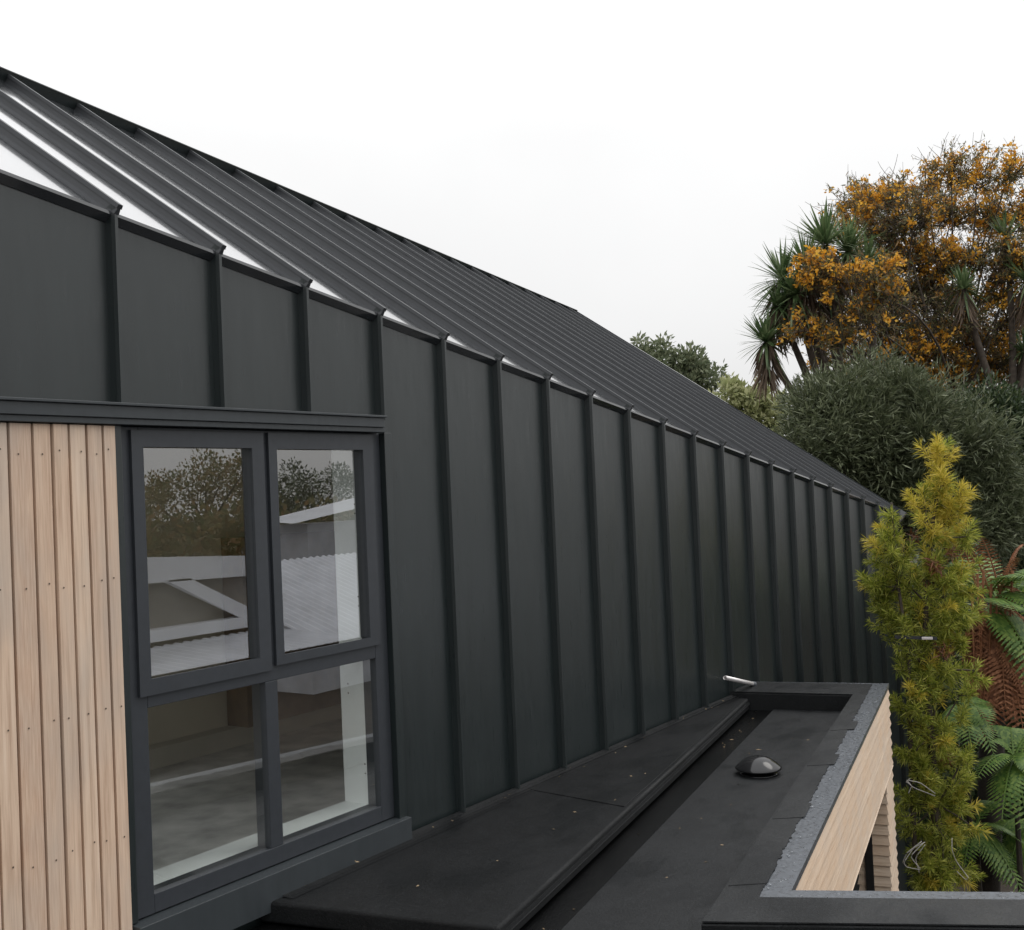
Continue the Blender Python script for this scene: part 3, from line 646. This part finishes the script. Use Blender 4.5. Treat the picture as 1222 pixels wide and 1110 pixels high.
fern('small green fern low behind the conifer, in front of the rusty fronds', 1150, 850, 9.6, [(1188, 905, -.3, .1, .17), (1180, 870, -.3, .12, .16), (1160, 900, -.4, .1, .14), (1120, 862, .1, .08, .14), (1172, 838, .2, .08, .15), (1135, 890, -.2, .1, .13)])
fern('broad green fern at the right edge, below the tree fern crown', 1210, 905, 9.5, [(1165, 930, -.3, .1, .16), (1195, 985, -.5, .1, .2), (1228, 1000, -.5, .1, .2), (1245, 930, -.3, .12, .22), (1205, 870, .2, .1, .18), (1250, 880, .2, .12, .2), (1180, 890, .1, .1, .17)])
fern('dark green fern lowest at the foot of the trees', 1165, 985, 9.7, [(1205, 1060, -.3, .08, .18), (1150, 1040, -.3, .08, .15), (1235, 1020, -.2, .1, .18), (1190, 960, .1, .1, .16), (1140, 1000, 0, .08, .12), (1225, 1075, -.4, .08, .18)])
fern('green fern half hidden at right edge, between the two rusty skirts', 1225, 985, 9.9, [(1190, 1000, -.2, .1, .2), (1200, 1060, -.4, .1, .2), (1230, 1060, -.4, .1, .2), (1260, 1000, -.1, .1, .2)])

# --- dark olive bush
def bush(name, lab, cat, lobes, dep, n, per, L, Wd, mats, mi=0, trunkpx=None, jit=.5, group=None, rcl=(16, 30), up=.35):
    b = at(lobes[0][0], lobes[0][1]+300, dep) if trunkpx is None else at(trunkpx[0], trunkpx[1], dep); b[2] = GZ
    t = thing(name, lab, cat, b, group); f = MB(); k = MB(); s = px(dep); tot = sum(r*r2 for _, _, r, r2 in lobes)
    for (x, y, rx, ry) in lobes:
        c = at(x, y, dep+rng.uniform(-.3, .3)); cnt = max(4, int(n*rx*ry/tot))
        cs = ell(cnt, c, (rx*s, rx*s*.9, ry*s), .2)*1.0; rr = rng.uniform(*rcl, cnt)*s
        clumps(f, cs, rr, per, L, Wd, up, mi, 1., jit)
        k.tube(curve(b+[0, 0, 1.0], c, .08, 6), np.linspace(.07, .02, 6), 6)
        for q in cs[::max(1, cnt//7)]: k.tube(curve(c-[0, 0, ry*s*.4], q, .1, 5), np.linspace(.025, .008, 5), 5)
    k.tube(np.array([b, b+[.05, 0, .6], b+[0, 0, 1.05]]), [.14, .11, .09], 9)
    k.build('trunk', M['bark_dark'], t, smooth=True); f.build('crown', mats, t); return t
bush('olive_shrub', 'large dense grey-olive shrub with narrow leaves behind the roof end', 'shrub',
     [(1020, 482, 58, 38), (960, 498, 28, 22), (1085, 478, 40, 26), (1060, 520, 70, 55), (990, 525, 50, 30), (1120, 560, 62, 55), (1060, 580, 60, 40), (1165, 590, 48, 52), (1150, 532, 45, 32), (1190, 630, 26, 30), (1110, 620, 50, 35), (1140, 640, 50, 30), (1020, 560, 50, 30)],
     15.6, 470, 210, .155, .020, [M['olive']], jit=.6, trunkpx=(1100, 1000), rcl=(14, 44))
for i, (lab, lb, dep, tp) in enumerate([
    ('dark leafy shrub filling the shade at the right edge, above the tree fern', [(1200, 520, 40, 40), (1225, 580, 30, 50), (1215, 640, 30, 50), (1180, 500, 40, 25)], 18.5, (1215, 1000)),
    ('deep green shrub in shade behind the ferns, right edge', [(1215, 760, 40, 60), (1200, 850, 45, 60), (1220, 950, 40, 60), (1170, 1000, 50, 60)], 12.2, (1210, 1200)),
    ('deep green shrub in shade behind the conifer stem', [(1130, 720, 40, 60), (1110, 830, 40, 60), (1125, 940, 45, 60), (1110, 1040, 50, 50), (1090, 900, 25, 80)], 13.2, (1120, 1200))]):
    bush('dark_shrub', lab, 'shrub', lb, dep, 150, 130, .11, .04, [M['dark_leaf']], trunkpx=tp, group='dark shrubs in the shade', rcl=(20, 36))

# --- cabbage tree
DK = 21.
kb = at(1020, 900, DK); kb[2] = GZ
ct = thing('cabbage_tree', 'cabbage tree with spiky green leaf heads, left of the orange tree', 'cabbage tree', kb)
heads = [(934, 334, .95), (985, 292, 1.05), (914, 408, .75), (950, 352, .8), (1012, 300, .95), (988, 345, .85), (962, 318, .85), (928, 365, .65), (1035, 318, .8)]
m = MB(); fork = at(1015, 560, DK); m.tube(np.array([kb, at(1018, 720, DK), fork]), [.2, .16, .13], 10)
def sky_head(c, sc_, hd, dd_, n=85):
    n = int(n); D = unit(rdir(n)+np.array([0, 0, .42])); L = (.82*sc_*rng.uniform(.75, 1.1, n))[:, None]; S_ = unit(np.cross(D, [0, 0, 1.])); W_ = .05*rng.uniform(.7, 1.1, (n, 1))
    g_ = np.array([0, 0, -1.]); bend = (rng.uniform(.04, .3, (n, 1)))*np.clip(1.1-D[:, 2:3], .1, 1.3)
    p = [c+D*L*t+g_*L*bend*t*t for t in (0.03, .35, .7, 1.0)]; ws = [.6, 1, .75, .08]
    for i in range(3): hd.quads(np.stack([p[i]-S_*W_*ws[i]*.5, p[i]+S_*W_*ws[i]*.5, p[i+1]+S_*W_*ws[i+1]*.5, p[i+1]-S_*W_*ws[i+1]*.5], 1))
    k = int(n*1.05); a = rng.uniform(0, 6.28, k); D = np.stack([np.cos(a)*.4, np.sin(a)*.4, -np.ones(k)], 1); D = unit(D+rdir(k)*.25)
    P = c+np.stack([np.cos(a)*.08, np.sin(a)*.08, -rng.uniform(0, .6, k)], 1); dd_.quads(leaf_quads(P, D, .75*sc_*rng.uniform(.5, 1.1, k), .04))
dd_ = MB()
for (x, y, s_) in heads:
    c = at(x, y, DK+rng.uniform(-.5, .5)); m.tube(curve(fork, c, .12, 7), np.linspace(.1, .05, 7), 8); hd = MB(); dd_ = MB(); sky_head(c, s_, hd, dd_, 140); dd_.build('dead_leaf_skirt', M['cord_dead'], hd.build('leaf_head', M['cord'], ct))
m.build('trunk', M['bark'], ct, smooth=True)
kb2 = at(1205, 900, DK+2); kb2[2] = GZ
ct2 = thing('cabbage_tree', 'cabbage tree with spiky heads inside the orange tree, at the right edge', 'cabbage tree', kb2)
ct['group'] = ct2['group'] = 'cabbage trees by the orange tree'
m = MB(); fork = at(1205, 520, DK+2); m.tube(np.array([kb2, fork]), [.18, .12], 9); dd_ = MB()
for (x, y, s_) in ((1200, 285, .85), (1226, 335, .85), (1150, 345, .7), (1222, 420, .7)):
    c = at(x, y, DK+2+rng.uniform(-.4, .4)); m.tube(curve(fork, c, .1, 7), np.linspace(.09, .05, 7), 7); hd = MB(); dd_ = MB(); sky_head(c, s_, hd, dd_, 80); dd_.build('dead_leaf_skirt', M['cord_dead'], hd.build('leaf_head', M['cord'], ct2))
m.build('trunk', M['bark'], ct2, smooth=True)

# --- orange tree
DO = 24.
ob = at(1125, 900, DO); ob[2] = GZ
ot = thing('autumn_tree', 'tall twiggy tree covered in orange autumn leaves above the olive shrub', 'tree', ob)
OL = [  # x, y, radius, share of orange, density
 (1135, 192, 34, .55, .75), (1105, 215, 30, .5, .7), (1165, 202, 32, .45, .65), (1200, 202, 34, .5, .7), (1060, 225, 34, .6, 1.1), (1025, 232, 30, .6, .9), (1090, 250, 40, .4, 1.1), (1135, 245, 38, .35, 1.), (1180, 250, 38, .45, 1.), (1220, 250, 34, .55, 1.),
 (1010, 262, 26, .6, .8), (1050, 268, 36, .5, 1.1), (1065, 300, 34, .75, 1.2), (1100, 300, 36, .85, 1.3), (1130, 312, 30, .8, 1.1), (985, 312, 22, .75, 1.), (1003, 330, 20, .75, .9), (965, 330, 12, .7, .6), (1080, 340, 36, .3, 1.), (1040, 345, 34, .15, 1.1), (1160, 300, 34, .3, .9), (1200, 310, 36, .5, 1.),
 (1180, 345, 30, .65, 1.), (1220, 355, 30, .4, .9), (1145, 355, 26, .3, .6), (1110, 375, 26, .3, .5), (1010, 385, 30, .4, .8), (955, 388, 13, .8, .8), (978, 386, 13, .7, .7), (990, 420, 24, .3, .7), (1050, 400, 30, .5, .8), (1075, 410, 28, .85, 1.), (1115, 415, 28, .7, .8), (1100, 440, 28, .7, .8), (1155, 405, 28, .85, 1.), (1185, 395, 28, .6, .8), (1215, 415, 30, .5, .8), (1140, 435, 26, .75, .9), (1175, 440, 28, .6, .8), (1210, 455, 28, .6, .8), (1130, 465, 26, .5, .6), (1185, 475, 28, .5, .6), (1035, 440, 26, .5, .7),
 (1100, 345, 36, .12, 1.2), (1130, 380, 36, .12, 1.1), (1060, 372, 34, .1, 1.2), (1090, 395, 32, .2, 1.1), (1155, 375, 32, .15, 1.1), (1025, 415, 30, .15, 1.1), (1165, 430, 34, .3, 1.1), (1205, 375, 34, .15, 1.1), (1215, 300, 34, .2, 1.1), (1125, 345, 34, .12, 1.1), (1060, 445, 34, .2, 1.2), (1110, 470, 34, .3, 1.1), (1150, 475, 30, .3, 1.), (1215, 470, 34, .3, 1.1), (1190, 420, 30, .3, 1.), (1042, 325, 26, .45, 1.), (1032, 372, 28, .2, 1.1), (1002, 398, 22, .2, .9), (1060, 345, 26, .3, 1.)]
k = MB(); ol = MB(); bl = MB()
fk = at(1125, 500, DO)
for dx in (-.25, .05, .3): k.tube(np.array([ob+[dx, 0, 0], at(1125+dx*30, 700, DO), fk+[dx*1.5, 0, 0]]), [.16, .12, .09], 8)
s = px(DO)
for (x, y, r, fo_, de) in OL:
    dep = DO+rng.uniform(-.9, .9) if (x, y) not in ((985, 312), (1003, 330), (965, 330), (955, 388), (978, 386), (1042, 325), (1032, 372), (1002, 398), (1060, 345)) else 19.9; c = at(x, y+r*.5, dep); r_ = r*s
    k.tube(curve(fk+rdir(1)[0]*.3, c, .14, 8, .15), np.linspace(.033, .012, 8), 6)
    n = int(42*de*(r/30)**2)
    for i in range(int(n*.5)):
        a = c+rdir(1)[0]*r_*.9; k.tube(curve(a, a+np.array([rng.normal()*.18, rng.normal()*.18, rng.uniform(.15, .45)]), .15, 4), [.007, .006, .005, .004], 3)
    for i in range(n):
        d = unit(rdir(1)[0]*np.array([1, 1, .8])+np.array([(x-1110)/220., 0, .55])); L = r_*rng.uniform(.6, 1.55); st_ = c+rdir(1)[0]*r_*.3; e = st_+d*L
        pts = curve(st_, e, .12, 5); k.tube(pts, [.011, .009, .007, .005, .004], 3)
        ql = 22; tt_ = rng.uniform(.15, 1, ql); P = st_+(e-st_)*tt_[:, None]+rng.normal(size=(ql, 3))*.035
        bl.quads(leaf_quads(P, unit(rdir(ql)+d*.6), 0.115*rng.uniform(.5, 1.4, ql), .026))
        if rng.random() < fo_:
            for _ in range(rng.integers(1, 4)):
                q = st_+(e-st_)*rng.uniform(.45, 1.05)+rng.normal(size=3)*.06; kk = rng.integers(8, 20)
                ol.quads(leaf_quads(q+rng.normal(size=(kk, 3))*.045, unit(rdir(kk)+[0, 0, -.2]), 0.085*rng.uniform(.6, 1.2, kk), .052))
        for _ in range(2):
            a = st_+(e-st_)*rng.uniform(.3, .9); k.tube(np.array([a, a+unit(d+rdir(1)[0]*.8)*L*.4]), [.005, .003], 3)
k.build('trunk', M['bark'], ot, smooth=True); bl.build('brown_foliage', M['brown_leaf'], ot); ol.build('orange_foliage', M['orange'], ot)
# pale bare sapling in front of it
pb = at(1143, 760, 19.5); pb[2] = GZ
ps = thing('bare_sapling', 'pale bare-stemmed sapling rising out of the olive shrub below the orange leaves', 'sapling', pb)
m = MB(); m.tube(np.array([pb, at(1143, 640, 19.5), at(1144, 500, 19.5), at(1140, 470, 19.4)]), [.05, .035, .022, .015], 7)
for (a, b) in (((1144, 520), (1128, 450)), ((1144, 500), (1160, 455)), ((1128, 480), (1112, 462)), ((1143, 490), (1150, 440)), ((1136, 485), (1120, 440))): m.tube(curve(at(*a, 19.5), at(*b, 19.4), .15, 6), np.linspace(.018, .006, 6), 5)
m.build('trunk', M['bark_pale'], ps, smooth=True)

# --- far trees past the roof verge
for i, (lab, lb, mat, dep) in enumerate([
    ('dark green far tree whose top just clears the roof verge', [(775, 425, 22, 24), (800, 440, 26, 26), (820, 445, 22, 26), (840, 460, 26, 24)], 'far_leaf', 42),
    ('pale yellowish far tree between the roof verge and the olive shrub', [(870, 480, 22, 22), (895, 490, 26, 24), (920, 500, 24, 26), (885, 505, 30, 24), (905, 470, 12, 14)], 'pale_leaf', 36)]):
    bush('far_tree', lab, 'tree', lb, dep, 130, 34, .24, .11, [M[mat]], trunkpx=(lb[1][0], 760), group='far trees past the roof', rcl=(7, 14), up=.5)

# ------------------------------------------------------------------ across the yard: seen mirrored in the window
nh = thing('neighbour_house', 'low house with white barge boards and corrugated roof, mirrored in the window', 'house', (8, 9, GZ))
m = MB(); m.box(7.62, 11, 4, 10.15, GZ, .6); m.build('wall', M['grey_wall'], nh)
m = MB(); m.hexa([(7.45, 5, .70), (7.6, 5, .70), (7.6, 10.25, .56), (7.45, 10.25, .56), (7.45, 5, 1.1), (7.6, 5, 1.1), (7.6, 10.25, .80), (7.45, 10.25, .80)])
m.hexa([(7.45, 8.62, .62), (7.58, 8.62, .62), (7.58, 9.78, .06), (7.45, 9.72, .06), (7.45, 8.95, .62), (7.58, 8.95, .62), (7.58, 10.1, .06), (7.45, 10.1, .06)])
m.box(7.40, 7.62, 5, 10.2, -.06, .07); m.build('barge_board', M['white_paint'], nh)
def corrugate(mb, P, along, down, L, Wd, pitch=.14, amp=.02):
    n = int(L/pitch*6); P = np.array(P); along, down = unit(np.array(along)), unit(np.array(down)); nn = np.cross(along, down); V = []
    for i in range(n+1):
        s_ = i*L/n; h = amp*math.sin(2*math.pi*s_/pitch); V += [P+along*s_+nn*h, P+along*s_+down*Wd+nn*h]
    mb.add(V, [[2*i, 2*i+1, 2*i+3, 2*i+2] for i in range(n)])
m = MB(); corrugate(m, (7.42, 5, -.12), (0, 1, 0), (-1, 0, -.06), 5.3, 1.45); corrugate(m, (9.2, 10.2, .60), (0, 1, 0), (-1, 0, -.34), 6, 2.85); m.build('corrugated_roof', M['zinc'], nh)
m = MB(); m.add([(7.62, 5, 1.07), (7.62, 10.25, .78), (12, 10.25, .45), (12, 5, .7)], [[0, 1, 2, 3]]); m.build('roof', M['zinc'], nh)
m = MB(); m.add([(14, 17.2, 1.02), (14, 21, 1.5), (15.5, 21, 1.55), (15.5, 17.6, 1.08)], [[0, 1, 2, 3]]); m.box(14.2, 15.3, 17.8, 21, GZ, .98); m.build('rear_wing', M['zinc'], nh)
def yard_tree(lab, c, rx, rz, n, mat, L=.2):
    c = np.array(c, float); t = thing('yard_tree', lab, 'tree', (c[0], c[1], GZ), 'trees across the yard'); k = MB(); f = MB(); b = np.array([c[0], c[1], GZ])
    k.tube(np.array([b, c-[0, 0, rz*.4]]), [.3, .18], 8); cs = ell(n, c, (rx, rx, rz), .1)
    clumps(f, cs, np.full(n, rx*.26), 190, L, L*.5, .3, 0, 1, .6)
    for q in cs[::3]: k.tube(curve(c-[0, 0, rz*.5], q, .15, 6), np.linspace(.1, .02, 6), 5)
    k.build('trunk', M['bark_dark'], t); f.build('crown', M[mat], t)
yard_tree('round brown-green tree across the yard, mirrored in the left window pane', (40, 37, 1.3), 3.6, 2.8, 60, 'brown_leaf')
yard_tree('dark bushy tree across the yard, mirrored in the right window pane', (42, 46, .6), 3.6, 2.6, 90, 'dark_leaf')
yard_tree('low wide tree across the yard, mirrored at the left pane edge', (38, 29, .4), 3.4, 2.6, 60, 'brown_leaf')
m = MB()
nhg = 420; P = np.stack([rng.uniform(33, 37, nhg), rng.uniform(15, 62, nhg), rng.uniform(GZ, .9, nhg)], 1); clumps(m, P, np.full(nhg, .9), 40, .4, .2, .3, 0, 1, .6)
tag(m.build('hedge', M['brown_leaf']), 'long brown-green hedge across the yard, mirrored in the window panes', 'hedge')
